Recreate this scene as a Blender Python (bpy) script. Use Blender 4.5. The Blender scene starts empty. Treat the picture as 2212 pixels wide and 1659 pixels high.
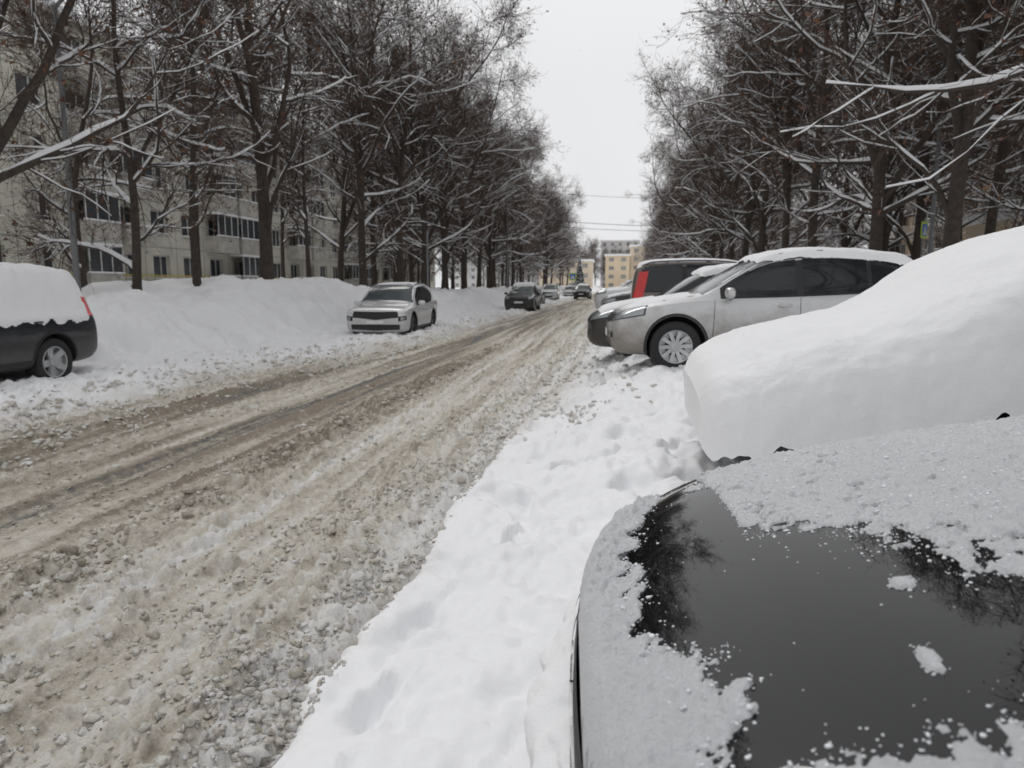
import bpy, bmesh, math, random
import numpy as np
from mathutils import Vector, Matrix
from mathutils.bvhtree import BVHTree
R=math.radians
scene=bpy.context.scene
# ---------------------------------------------------------------- noise
_p=np.random.default_rng(3).permutation(256); _p=np.concatenate([_p,_p,_p])
_ga=np.random.default_rng(5).random(256)*2*np.pi
_rv=np.random.default_rng(6).random(256)
def pn(x,y,seed=0):
    x=np.asarray(x,float)+seed*17.31; y=np.asarray(y,float)+seed*9.77
    xi=np.floor(x).astype(int); yi=np.floor(y).astype(int)
    xf=x-xi; yf=y-yi; xi&=255; yi&=255
    u=xf*xf*xf*(xf*(xf*6-15)+10); v=yf*yf*yf*(yf*(yf*6-15)+10)
    def g(a,b,dx,dy):
        t=_ga[_p[_p[a]+b]]; return np.cos(t)*dx+np.sin(t)*dy
    n00=g(xi,yi,xf,yf); n10=g(xi+1,yi,xf-1,yf); n01=g(xi,yi+1,xf,yf-1); n11=g(xi+1,yi+1,xf-1,yf-1)
    return ((n00*(1-u)+n10*u)*(1-v)+(n01*(1-u)+n11*u)*v)*1.4
def fbm(x,y,o=4,seed=0,g=.5):
    r=0;a=1;f=1
    for i in range(o):
        r=r+a*pn(x*f,y*f,seed+i); a*=g; f*=2.03
    return r
def sst(a,b,x):
    t=np.clip((x-a)/(b-a),0,1); return t*t*(3-2*t)
def crumbs(x,y,cell,seed,dens):
    """scattered half-buried lumps: returns height in metres"""
    u=x/cell+.25*pn(x/cell*1.7,y/cell*1.7,seed)+seed*3.3; v=y/cell+.25*pn(x/cell*1.7,y/cell*1.7,seed+1)+seed*7.1
    ui=np.floor(u).astype(int); vi=np.floor(v).astype(int); h=np.zeros(u.shape)
    for di in (-1,0,1):
        for dj in (-1,0,1):
            a=ui+di; b=vi+dj; k=_p[_p[a&255]+(b&255)]
            px=a+_rv[k]; py=b+_rv[(k*7+13)&255]; rad=.18+.42*_rv[(k*5+91)&255]**2
            on=_rv[(k*11+57)&255]<dens
            d2=((u-px)**2+(v-py)**2)/rad**2
            h=np.maximum(h,np.where(on,rad*np.sqrt(np.clip(1-d2,0,1)),0))
    return h*cell
# ---------------------------------------------------------------- mesh helpers
def link(o,parent=None):
    scene.collection.objects.link(o)
    if parent is not None: o.parent=parent
    return o
def mesh_np(name,V,F,mats=(),midx=None,smooth=True):
    V=np.asarray(V,np.float32); me=bpy.data.meshes.new(name)
    if isinstance(F,np.ndarray):
        k=F.shape[1]; n=F.shape[0]
        me.vertices.add(len(V)); me.vertices.foreach_set("co",V.ravel())
        me.loops.add(n*k); me.loops.foreach_set("vertex_index",F.astype(np.int32).ravel())
        me.polygons.add(n); me.polygons.foreach_set("loop_start",np.arange(0,n*k,k,dtype=np.int32))
        me.polygons.foreach_set("loop_total",np.full(n,k,np.int32))
        me.update(calc_edges=True)
    else:
        me.from_pydata([tuple(map(float,v)) for v in V],[],[tuple(f) for f in F]); me.update()
    for m in mats: me.materials.append(m)
    if midx is not None: me.polygons.foreach_set("material_index",np.asarray(midx,np.int32))
    if smooth: me.polygons.foreach_set("use_smooth",np.ones(len(me.polygons),bool))
    me.validate(); return me
def mesh_obj(name,V,F,mats=(),parent=None,midx=None,smooth=True):
    return link(bpy.data.objects.new(name,mesh_np(name,V,F,mats,midx,smooth)),parent)
def gridfaces(nr,nc,wrap=False):
    i,j=np.meshgrid(np.arange(nr-1),np.arange(nc if wrap else nc-1),indexing='ij')
    a=i*nc+j; b=i*nc+(j+1)%nc
    return np.stack([a,b,b+nc,a+nc],-1).reshape(-1,4)
class Boxes:
    def __init__(s): s.V=[];s.F=[];s.M=[]
    def box(s,a,b,m=0):
        n=len(s.V); x0,y0,z0=a; x1,y1,z1=b
        s.V+=[(x0,y0,z0),(x1,y0,z0),(x1,y1,z0),(x0,y1,z0),(x0,y0,z1),(x1,y0,z1),(x1,y1,z1),(x0,y1,z1)]
        for f in ((0,3,2,1),(4,5,6,7),(0,1,5,4),(1,2,6,5),(2,3,7,6),(3,0,4,7)):
            s.F.append(tuple(n+i for i in f)); s.M.append(m)
    def obj(s,name,mats,parent=None): return mesh_obj(name,s.V,s.F,mats,parent,s.M,False)
def tubes(P,Rr,k):
    N,n,_=P.shape
    T=np.gradient(P,axis=1); T/=np.linalg.norm(T,axis=2,keepdims=True)+1e-9
    mt=T.mean(1); ref=np.where((np.abs(mt[:,2:3])>.8),np.array([[1.,.1,0]]),np.array([[0,0,1.]]))
    u=np.cross(T,ref[:,None,:]); u/=np.linalg.norm(u,axis=2,keepdims=True)+1e-9
    v=np.cross(u,T)
    a=np.arange(k)*2*np.pi/k
    V=P[:,:,None,:]+Rr[:,:,None,None]*(np.cos(a)[None,None,:,None]*u[:,:,None,:]+np.sin(a)[None,None,:,None]*v[:,:,None,:])
    F=gridfaces(n,k,True)[None]+(np.arange(N)*n*k)[:,None,None]
    return V.reshape(-1,3),F.reshape(-1,4)
def tube_obj(name,pts,r,mat,parent=None,k=8):
    P=np.array([pts],float); V,F=tubes(P,np.full(P.shape[:2],r) if np.isscalar(r) else np.array([r],float),k)
    return mesh_obj(name,V,F,[mat],parent)
# ---------------------------------------------------------------- materials
def newmat(name):
    m=bpy.data.materials.new(name); m.use_nodes=True
    nt=m.node_tree; b=nt.nodes["Principled BSDF"]; return m,nt,b
def N(nt,t,**kw):
    n=nt.nodes.new(t)
    for k,v in kw.items(): setattr(n,k,v)
    return n
def noise(nt,scale,detail=4,rough=.6,vec=None,coord='Object'):
    n=N(nt,'ShaderNodeTexNoise'); n.inputs['Scale'].default_value=scale; n.inputs['Detail'].default_value=detail
    n.inputs['Roughness'].default_value=rough
    if vec is None:
        tc=N(nt,'ShaderNodeTexCoord'); vec=tc.outputs[coord]
    nt.links.new(vec,n.inputs['Vector']); return n.outputs['Fac']
def mrange(nt,v,a,b,c=0,d=1):
    n=N(nt,'ShaderNodeMapRange'); nt.links.new(v,n.inputs[0])
    for i,x in enumerate((a,b,c,d)): n.inputs[i+1].default_value=x
    return n.outputs[0]
def math_(nt,op,a,b):
    n=N(nt,'ShaderNodeMath',operation=op)
    for i,x in enumerate((a,b)):
        if isinstance(x,(int,float)): n.inputs[i].default_value=x
        else: nt.links.new(x,n.inputs[i])
    return n.outputs[0]
def mix(nt,f,a,b):
    n=N(nt,'ShaderNodeMix',data_type='RGBA')
    if isinstance(f,(int,float)): n.inputs[0].default_value=f
    else: nt.links.new(f,n.inputs[0])
    for i,x in ((6,a),(7,b)):
        if isinstance(x,tuple): n.inputs[i].default_value=(*x[:3],1)
        else: nt.links.new(x,n.inputs[i])
    return n.outputs[2]
def bump(nt,b,h,strength,dist):
    n=N(nt,'ShaderNodeBump'); n.inputs['Strength'].default_value=strength; n.inputs['Distance'].default_value=dist
    nt.links.new(h,n.inputs['Height']); nt.links.new(n.outputs[0],b.inputs['Normal'])
def simple(name,col,rough=.6,metal=0,vary=.12,scale=6,bmp=0,bscale=60,coat=0):
    m,nt,b=newmat(name)
    f=noise(nt,scale)
    c0=tuple(max(0,c*(1-vary)) for c in col); c1=tuple(min(1,c*(1+vary)) for c in col)
    nt.links.new(mix(nt,mrange(nt,f,.3,.7),c0,c1),b.inputs['Base Color'])
    b.inputs['Roughness'].default_value=rough; b.inputs['Metallic'].default_value=metal
    b.inputs['Coat Weight'].default_value=coat; b.inputs['Coat Roughness'].default_value=.04
    if bmp: bump(nt,b,noise(nt,bscale,6),bmp,.02)
    return m
def snowmat(name,scale=30,strength=.25,dist=.01,col=(.88,.885,.90),fine=260,dirt=False):
    m,nt,b=newmat(name)
    f=noise(nt,1.2,5)
    c=mix(nt,mrange(nt,f,.3,.7),tuple(c*.95 for c in col),col)
    if dirt:
        at=N(nt,'ShaderNodeAttribute',attribute_name='dirt').outputs['Fac']
        d=math_(nt,'ADD',at,math_(nt,'MULTIPLY',math_(nt,'SUBTRACT',noise(nt,14,6,.75),.5),.9))
        c=mix(nt,mrange(nt,d,.25,.9),c,(.60,.57,.52))
    nt.links.new(c,b.inputs['Base Color'])
    b.inputs['Roughness'].default_value=.75; b.inputs['Specular IOR Level'].default_value=.25
    h=math_(nt,'ADD',noise(nt,scale,6,.65),math_(nt,'MULTIPLY',noise(nt,fine,3,.6),.35))
    bump(nt,b,h,strength,dist); return m
M_snow=snowmat("snow")
M_ground=snowmat("ground_snow",30,.35,.012,dirt=True)
M_snowcar=snowmat("car_snow",34,.55,.012,(.88,.885,.90),170)
M_snowfine=snowmat("crystal_snow",150,1.0,.012,(.86,.875,.90),420)
M_speck=simple("snow_crystals",(.82,.84,.87),.6,vary=.1,scale=80)
def roadmat(name):
    m,nt,b=newmat(name)
    at=N(nt,'ShaderNodeAttribute',attribute_name='dirt').outputs['Fac']
    wt=N(nt,'ShaderNodeAttribute',attribute_name='wet').outputs['Fac']
    n1=noise(nt,9,7,.7); n2=noise(nt,55,5,.7)
    d=math_(nt,'ADD',at,math_(nt,'MULTIPLY',math_(nt,'SUBTRACT',n1,.5),.8))
    d=math_(nt,'ADD',d,math_(nt,'MULTIPLY',math_(nt,'SUBTRACT',n2,.5),1.0))
    c=mix(nt,mrange(nt,d,-.05,.5),(.85,.84,.82),(.66,.61,.535))
    c=mix(nt,mrange(nt,d,.5,1.2),c,(.26,.218,.17))
    w=math_(nt,'ADD',wt,math_(nt,'MULTIPLY',math_(nt,'SUBTRACT',n1,.5),1.3))
    wf=mrange(nt,w,.5,.8)
    c=mix(nt,math_(nt,'MULTIPLY',wf,.85),c,(.10,.105,.115))
    nt.links.new(c,b.inputs['Base Color'])
    nt.links.new(mrange(nt,wf,0,1,.75,.35),b.inputs['Roughness'])
    b.inputs['Specular IOR Level'].default_value=.3
    h=math_(nt,'ADD',noise(nt,26,7,.75),math_(nt,'MULTIPLY',noise(nt,120,4,.7),.4))
    bump(nt,b,h,.9,.022); return m
M_road=roadmat("slush")
def barkmat(name,col,lo,hi,amount):
    m,nt,b=newmat(name)
    f=noise(nt,7,5)
    c=mix(nt,mrange(nt,f,.3,.7),tuple(x*.6 for x in col),tuple(x*1.3 for x in col))
    g=N(nt,'ShaderNodeNewGeometry'); sx=N(nt,'ShaderNodeSeparateXYZ'); nt.links.new(g.outputs['Normal'],sx.inputs[0])
    s=mrange(nt,sx.outputs['Z'],lo,hi)
    s=math_(nt,'MULTIPLY',s,mrange(nt,noise(nt,2.2,3),.5-amount*.35,.62-amount*.2))
    nt.links.new(mix(nt,s,c,(.84,.85,.87)),b.inputs['Base Color'])
    b.inputs['Roughness'].default_value=.9; bump(nt,b,noise(nt,30,5),.5,.02); return m
M_bark=barkmat("bark",(.060,.047,.038),.5,.8,.35)
M_twig=barkmat("twigs",(.080,.050,.036),.7,.95,0)
M_pod=simple("seed_pods",(.14,.07,.04),.9)
def paint(name,col,metal=.3,rough=.35,dirt=0.0,coat=1):
    m,nt,b=newmat(name)
    b.inputs['Metallic'].default_value=metal; b.inputs['Coat Roughness'].default_value=.03
    tc=N(nt,'ShaderNodeTexCoord'); sx=N(nt,'ShaderNodeSeparateXYZ'); nt.links.new(tc.outputs['Object'],sx.inputs[0])
    f=noise(nt,5,7,.7)
    h=math_(nt,'SUBTRACT',math_(nt,'ADD',math_(nt,'MULTIPLY',f,.9),.28),sx.outputs['Z'])
    k=math_(nt,'MULTIPLY',mrange(nt,h,-.15,.4),dirt)
    k=math_(nt,'ADD',k,math_(nt,'MULTIPLY',mrange(nt,noise(nt,3,6),.4,.8),dirt*.12))
    nt.links.new(mix(nt,k,col,(.2,.17,.14)),b.inputs['Base Color'])
    nt.links.new(mrange(nt,k,0,.6,coat,.1*coat),b.inputs['Coat Weight'])
    nt.links.new(mrange(nt,k,0,1,rough,.8),b.inputs['Roughness'])
    return m
M_black=paint("black_paint",(.005,.0055,.006),0,.025,.0,coat=0)
M_navy=paint("dark_navy_paint",(.010,.013,.020),.0,.3,.25,.5)
M_silver=paint("silver_paint",(.55,.555,.56),.35,.35,.8)
M_silver2=paint("light_silver_paint",(.66,.67,.68),.2,.35,.35)
M_dark=paint("dark_paint",(.010,.010,.011),.0,.35,.2,.25)
M_grey=paint("grey_brown_paint",(.13,.11,.095),.2,.35,.5,.6)
M_glass=simple("tinted_glass",(.014,.017,.020),.05)
M_glass2=simple("windscreen_glass",(.05,.062,.066),.06)
M_trim=simple("black_trim",(.018,.018,.019),.55)
M_seam=simple("panel_gap",(.01,.01,.01),.8)
M_rubber=simple("rubber",(.025,.025,.026),.85,bmp=.3)
M_rim=simple("alloy_rim",(.5,.51,.52),.35,.6)
M_rimd=simple("dark_rim",(.06,.06,.065),.35,.5)
M_lamp=simple("headlamp_glass",(.30,.32,.33),.12,.2,coat=1)
M_drl=simple("lamp_white",(.75,.76,.78),.2)
M_red=simple("tail_lamp",(.62,.010,.012),.25,0,coat=.5)
M_plate=simple("plate_white",(.7,.7,.7),.5)
M_chrome=simple("chrome",(.6,.6,.6),.12,1)
M_well=simple("wheel_well",(.012,.012,.012),.95)
# ---------------------------------------------------------------- terrain
def rl(y): return np.interp(y,[-20,0,7,20,600],[-7.1,-6.9,-6.5,-5.3,-5.1])+.25*pn(y*.35,y*0+3,4)+.1*pn(y*1.7,y*0,9)
def rr(y): return -1.2+.10*pn(y*.6,y*0+1,2)+.07*pn(y*2.4,y*0,8)+np.interp(y,[7,10,600],[0,.25,.3])
_fy=[-20,11.3,12.6,18.5,20.2,26,28.5,41.5,43,58,61,600]; _fx=[-11.2,-11.2,-8.8,-7.9,-8.9,-8.9,-6.9,-6.8,-7.4,-7.4,-6.7,-6.7]
def G(x,y):
    L=rl(y); Rr=rr(y)
    z=np.full(np.broadcast(x,y).shape,-.09)
    e=L-x; foot=np.interp(y,_fy,_fx)
    lump=.10*fbm(x*2.2,y*2.2,5,20)+.04*fbm(x*9,y*9,3,25)
    near=np.clip(1-np.abs(e-.8)/2.6,0,1)
    cr=crumbs(x,y,.16,21,.6)*1.0*near+crumbs(x,y,.33,23,.45)*.5*near
    left=sst(-.15,.45,e)*.22+(lump+cr)*sst(-.1,.4,e)
    bh=1.22+.34*fbm(x*.22,y*.26,3,30)+np.interp(y,[18,22,26,29],[0,.6,.6,0])
    bank=sst(0,1,(foot+.35*fbm(x*.0+y*.6,y*.0,3,37)-x)/2.6)
    left=left+bank*(bh-.15)+bank*(1-bank)*4*.26*fbm(x*1.1,y*1.1,5,33)+bank*.13*fbm(x*.9,y*.9,5,35)
    left=left-sst(-14,-20,x)*.7
    z=np.where(e>-.15,-.09+left,z)
    f=x-Rr; P=np.interp(y,[-20,5,9.5,600],[.30,.30,.46,.46])
    right=sst(-.12,.12,f)*.13+sst(0,1.75,f)*P
    soft=.07*fbm(x*1.1,y*1.1,3,40)+.05*fbm(x*3.1,y*2.7,3,44)+.024*fbm(x*12,y*12,4,48)
    foots=-.09*sst(.22,.45,pn(x*2.9,y*2.2,52))
    rn=np.clip(1-f/.5,0,1)*.6+np.interp(y,[6.5,8.5],[0,1])*np.clip(1-f/2.2,0,1)*.9
    right=right+(soft+foots)*sst(0,.35,f)+crumbs(x,y,.11,61,.5)*rn*.8
    rb=sst(5.2,7.6,x); right=right+rb*(1.25+.3*fbm(x*.25,y*.2,3,60))-sst(9,16,x)*.9
    z=np.where(f>-.12,-.09+right,z)
    return z
def steps(segs):
    out=[]
    for a,b,s in segs: out.append(np.arange(a,b-1e-6,s))
    out.append([segs[-1][1]]); return np.concatenate(out)
def growy(y0,y1,k,m):
    ys=[y0]
    while ys[-1]<y1: ys.append(ys[-1]+max(m,k*ys[-1]))
    return np.array(ys)
def setattr_(me,name,a):
    t=me.attributes.new(name,'FLOAT','POINT'); t.data.foreach_set('value',np.asarray(a,np.float32).ravel())
xs=steps([(-700,-100,60),(-100,-40,8),(-40,-14,.7),(-14,-9.5,.10),(-9.5,-5,.05),(-5,-1.8,.6),(-1.8,.9,.022),(.9,10,.14),(10,40,.9),(40,100,8),(100,700,60)])
ys=np.concatenate([np.arange(-60,-6,6),np.arange(-6,.6,.2),growy(.6,900,.0070,.026)])
X,Y=np.meshgrid(xs,ys,indexing='ij')
gr=mesh_obj("snow_ground",np.stack([X,Y,G(X,Y)],-1).reshape(-1,3),gridfaces(len(xs),len(ys))[:,::-1],[M_ground])
eL=rl(Y)-X; fR=X-rr(Y)
dg_=np.where(eL>-.3,.75*np.clip(1-eL/1.5,0,1)+.35*fbm(X*.9,Y*.7,3,140)*np.clip(1-eL/3,0,1),0)
dg_=dg_+np.where(fR>-.3,.5*np.clip(1-fR/.25,0,1)+np.interp(Y,[7,9],[0,.6])*np.clip(1-fR/1.3,0,1),0)
setattr_(gr.data,'dirt',dg_)
def Droad(x,y):
    wob=.15*pn(y*.10,y*0,70)+np.interp(y,[0,20,45,600],[0,-.15,-.5,-.5])
    u=x-wob
    def g(c,w): return np.exp(-((u-c)/w)**2)
    str1=fbm(u*4,y*.10,4,72); str2=fbm(u*13,y*.30,3,76)
    lum=fbm(x*3.5,y*3,4,80); fine=fbm(x*13,y*12,4,84)
    rgh=np.clip(g(-1.5,.6)+g(-3.0,.25)+g(-6.2,.55)*1.3+g(-2.5,.25)*.9+g(-4.8,.25)*.7+.6*np.clip(lum,0,1),0,1)
    rough=.3+.7*rgh
    h=.02+.028*str1+.012*str2-.048*g(-4.1,.24)-.036*g(-5.4,.28)-.034*g(-2.05,.2)-.028*g(-3.55,.15)
    h=h+.05*g(-3.0,.16)*np.clip(.6+lum,0,1.5)+.035*g(-1.5,.3)+.05*g(-6.2,.5)+.03*g(-4.8,.2)
    c1=crumbs(x,y,.085,5,np.clip(.2+.75*rgh+.3*lum,0,.95)); c2=crumbs(x,y,.048,9,np.clip(.3+.6*rgh,0,.95)); c3=crumbs(x,y,.17,12,.45*rgh)
    h=h+rough*(.014*lum+.020*fine)+.85*c1*(.3+.7*rgh)+.8*c2*(.5+.5*rgh)+.55*c3*rgh
    dirt=.62+.50*str1+.32*str2+.12*lum
    dirt=dirt-.34*sst(-3.3,-1.5,x)+.24*g(-3.0,.2)+.34*g(-4.0,.7)+.30*g(-5.5,.5)+.26*g(-1.85,.3)
    dirt=dirt-.22*(1-sst(3,6,y))*sst(-.5,-2.5,x)
    dirt=dirt-.5*np.clip(1-np.abs(x-rl(y))/.6,0,1)-.35*np.clip(1-np.abs(x-rr(y))/.3,0,1)
    dirt=dirt-.14*(c1>.012)+.14*(c2<.002)
    wet=.70*g(-4.1,.2)+.46*g(-5.35,.22)+.36*g(-2.05,.12)+.50*g(-3.6,.10)+.45*str2+.25*str1-.03
    wet=wet*sst(.8,3,y)
    return h,dirt,wet
xr=steps([(-7.9,-3.4,.034),(-3.4,-.7,.016)]); yr=np.concatenate([np.arange(-30,.6,.4),growy(.6,700,.0054,.016)])
X,Y=np.meshgrid(xr,yr,indexing='ij')
h,dirt,wet=Droad(X,Y)
edge=sst(-1.0,.2,X-rl(Y)+.4)
Zr=h-.13*(1-edge)-.25*sst(-.02,.25,X-rr(Y))
road=mesh_obj("slushy_road",np.stack([X,Y,Zr],-1).reshape(-1,3),gridfaces(len(xr),len(yr))[:,::-1],[M_road])
setattr_(road.data,'dirt',dirt); setattr_(road.data,'wet',wet)
def ico(sub):
    bm=bmesh.new(); bmesh.ops.create_icosphere(bm,subdivisions=sub,radius=1)
    V=np.array([v.co[:] for v in bm.verts]); F=np.array([[v.index for v in f.verts] for f in bm.faces]); bm.free(); return V,F
def clumps(n,xf,yf,size,sub,seed,dirtoff):
    r=np.random.default_rng(seed); V0,F0=ico(sub)
    x=np.asarray(xf(r,n)); y=yf(r,n); s=np.minimum(size(r,n),.045)
    keep=fbm(x*1.6,y*1.2,3,seed)+r.normal(0,.25,n)>.05; x,y,s=x[keep],y[keep],s[keep]; n=len(x)
    z=np.maximum(Droad(x,y)[0]-.25*sst(-.02,.25,x-rr(y)),G(x,y))
    sc=s[:,None]*r.uniform(.5,1.35,(n,3)); sc[:,2]*=.7
    V=V0[None]*sc[:,None,:]*(1+r.normal(0,.24,(n,len(V0),1)))
    a=r.uniform(0,6.28,n); c,sn=np.cos(a)[:,None],np.sin(a)[:,None]
    vx=V[:,:,0]*c-V[:,:,1]*sn; vy=V[:,:,0]*sn+V[:,:,1]*c
    V=np.stack([vx+x[:,None],vy+y[:,None],V[:,:,2]+z[:,None]+s[:,None]*.12],-1)
    F=F0[None]+(np.arange(n)*len(V0))[:,None,None]
    return V.reshape(-1,3),F.reshape(-1,3),np.repeat((dirtoff+r.normal(0,.2,n)),len(V0))
parts=[]
ysamp=lambda a,b:(lambda r,n:a*(b/a)**r.random(n))
parts.append(clumps(13000,lambda r,n:-1.10-np.abs(r.normal(0,.50,n)),ysamp(1.3,14),lambda r,n:r.gamma(2.4,.0031,n)+.003,2,1,.25))
parts.append(clumps(7000,lambda r,n:r.uniform(-3.6,-1.2,n),ysamp(1.3,12),lambda r,n:r.gamma(2.5,.0026,n)+.003,2,2,.45))
parts.append(clumps(2600,lambda r,n:-3.0+r.normal(0,.12,n),ysamp(2,18),lambda r,n:r.gamma(3,.0045,n)+.005,2,3,.65))
parts.append(clumps(6500,lambda r,n:r.uniform(-6.6,-3.2,n),ysamp(3,20),lambda r,n:r.gamma(2.2,.0036,n)+.004,1,4,.6))
parts.append(clumps(6500,lambda r,n:-6.7+r.normal(0,.7,n),ysamp(5,16),lambda r,n:r.gamma(2.5,.0060,n)+.006,2,5,.2))
parts.append(clumps(4200,lambda r,n:-5.8+r.normal(0,.6,n),ysamp(13,40),lambda r,n:r.gamma(2.5,.009,n)+.008,1,6,.2))
parts.append(clumps(2500,lambda r,n:-.8+np.abs(r.normal(0,.5,n))*np.sign(r.normal(0,1,n)),ysamp(7.2,25),lambda r,n:r.gamma(2.5,.007,n)+.008,2,7,.15))
Vs=[];Fs=[];Ds=[];o=0
for v,f,d in parts: Vs.append(v);Fs.append(f+o);Ds.append(d);o+=len(v)
cl=mesh_obj("slush_clumps",np.concatenate(Vs),np.concatenate(Fs),[M_road])
setattr_(cl.data,'dirt',np.concatenate(Ds)); setattr_(cl.data,'wet',np.zeros(o))
# ---------------------------------------------------------------- trees
def grow(P,Rr,idx,t,al,L,n,up,jit,r0f,r1,r,r0max=None):
    m=P.shape[1]; s=np.clip(t,0,.999)*(m-1); i=s.astype(int); f=(s-i)[:,None]
    A=P[idx,i]; B=P[idx,i+1]; pos=A*(1-f)+B*f; tan=B-A; tan/=np.linalg.norm(tan,axis=1,keepdims=True)+1e-9
    rp=Rr[idx,i]*(1-f[:,0])+Rr[idx,i+1]*f[:,0]
    q=r.normal(size=(len(idx),3)); q-=(q*tan).sum(1,keepdims=True)*tan; q/=np.linalg.norm(q,axis=1,keepdims=True)+1e-9
    d=tan*np.cos(al)[:,None]+q*np.sin(al)[:,None]
    pts=[pos]; stp=(L/(n-1))[:,None]; up=np.broadcast_to(up,(len(idx),))
    for k in range(n-1):
        d=d+r.normal(0,jit,d.shape); d[:,2]+=up; d/=np.linalg.norm(d,axis=1,keepdims=True)
        pts.append(pts[-1]+d*stp)
    PP=np.stack(pts,1); r0=rp*r0f
    if r0max is not None: r0=np.minimum(r0,r0max)
    ww_=np.linspace(0,1,n)[None]; RR=r0[:,None]*(1-ww_)+r1*ww_
    return PP,RR
def make_tree(seed,H,spread,nl=20,lean=0.0,leaders=3,low=.16,r0=.2,twigm=4,fork=.22,n3=7):
    r=np.random.default_rng(seed); n=16
    t=np.linspace(0,1,n); P=np.zeros((1,n,3)); P[0,:,2]=t*H
    P[0,:,0]=lean*H*t+.45*np.sin(t*5+seed)*t; P[0,:,1]=.45*np.sin(t*6+seed*2)*t
    Rt=(r0*(1-t)**.9+.018)[None]; Rt[0,0]*=1.3
    VV=[];FF=[];MM=[];off=0
    def add(P,Rr,k,m):
        nonlocal off
        V,F=tubes(P,Rr,k); VV.append(V);FF.append(F+off);MM.append(np.full(len(F),m)); off+=len(V)
    def snow(P,Rr,k,th,p=.5):
        T=np.gradient(P,axis=1); T/=np.linalg.norm(T,axis=2,keepdims=True)
        hz=np.sqrt(np.clip(1-T[...,2]**2,0,1)); ok=sst(.45,.8,hz)*np.clip(.4+r.normal(p,.45,hz.shape),0,1)
        Q=P.copy(); Q[...,2]+=Rr*.75+th*.35*ok; add(Q,(Rr*.8+th*.5)*ok+.0005,k,2)
    add(P,Rt,10,0)
    TP,TR=P,Rt
    if leaders:
        LP,LR=grow(P,Rt,np.zeros(leaders,int),r.uniform(fork,fork+.22,leaders),r.uniform(.35,.7,leaders),H*r.uniform(.5,.75,leaders),n,.065,.09,.66,.018,r)
        add(LP,LR,8,0); snow(LP,LR*.8,6,.03,.2); TP=np.concatenate([P,LP]); TR=np.concatenate([Rt,LR])
    nk=nl//2
    idx=np.concatenate([np.zeros(nl,int)]+[np.full(nk,k+1) for k in range(leaders)])
    tt=np.concatenate([np.linspace(low,.97,nl)]+[np.linspace(.25,.97,nk)]*leaders)
    tt=np.clip(tt+r.normal(0,.03,len(tt)),.1,.98)
    hh=np.where(idx==0,tt,.3+.7*tt)
    L=spread*(.45+.65*np.sin(np.pi*np.clip(hh*.85+.12,0,1)))*r.uniform(.5,1.2,len(idx)); L=np.where(idx>0,L*.65,L)
    P1,R1=grow(TP,TR,idx,tt,r.uniform(.6,1.35,len(idx)),L,10,r.normal(.04,.05,len(idx)),.15,.55,.01,r,.022+.013*L)
    add(P1,R1,6,0); snow(P1,R1,5,.055,.7)
    n2=8; i2=np.repeat(np.arange(len(P1)),n2); t2=np.clip(r.uniform(.12,.99,len(i2)),.1,.99)
    P2,R2=grow(P1,R1,i2,t2,r.uniform(.45,1.1,len(i2)),L[i2]*.55*(1.1-.6*t2)*r.uniform(.5,1.3,len(i2)),6,.04,.18,.7,.006,r,.024)
    add(P2,R2,4,0); snow(P2,R2,4,.026,.3)
    i3=np.repeat(np.arange(len(P2)),n3); t3=np.clip(np.tile(np.linspace(.15,1,n3),len(P2))+r.normal(0,.05,len(i3)),.05,.99)
    P3,R3=grow(P2,R2,i3,t3,r.uniform(.4,1.0,len(i3)),r.uniform(.35,1.05,len(i3)),4,.02,.2,.8,.004,r,.011)
    add(P3,R3,3,1)
    i4=np.repeat(np.arange(len(P3)),twigm); t4=r.uniform(.2,.99,len(i4))
    P4,R4=grow(P3,R3,i4,t4,r.uniform(.4,.9,len(i4)),r.uniform(.15,.55,len(i4)),3,.0,.2,.8,.0035,r,.0080)
    add(P4,R4,3,1)
    sel=r.choice(len(P4),len(P4)//4,replace=False); c=P4[sel,-1]; m=len(c)
    tri=c[:,None,:]+r.normal(0,.04,(m,4,3)); tri[...,2]-=.03
    VV.append(tri.reshape(-1,3)); FF.append(np.arange(m*4).reshape(-1,4)+off); MM.append(np.full(m,3)); off+=m*4
    return mesh_np("tree_mesh",np.concatenate(VV),np.concatenate(FF),[M_bark,M_twig,M_snow,M_pod],np.concatenate(MM))
T=[make_tree(11,15,5.6,22,0,3,.15,.21),make_tree(12,14.5,5.6,20,.03,3,.15,.18),make_tree(13,15,5.0,22,-.03,3,.18,.19),
   make_tree(14,14,6.0,20,.05,3,.14,.21,fork=.12),make_tree(15,12.5,3.2,16,.02,1,.2,.10,3),make_tree(16,9,3.0,14,.05,1,.12,.09,3)]
def tree(x,y,v,s=1,rot=0,name="bare_tree",coll=None):
    o=bpy.data.objects.new(name,T[v]); z=float(G(np.array(x,float),np.array(y,float)))-.15
    o.location=(x,y,z); o.rotation_euler=(0,0,rot); o.scale=(s,s,s)
    (coll.objects if coll else scene.collection.objects).link(o); return o
rt=random.Random(5)
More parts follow.
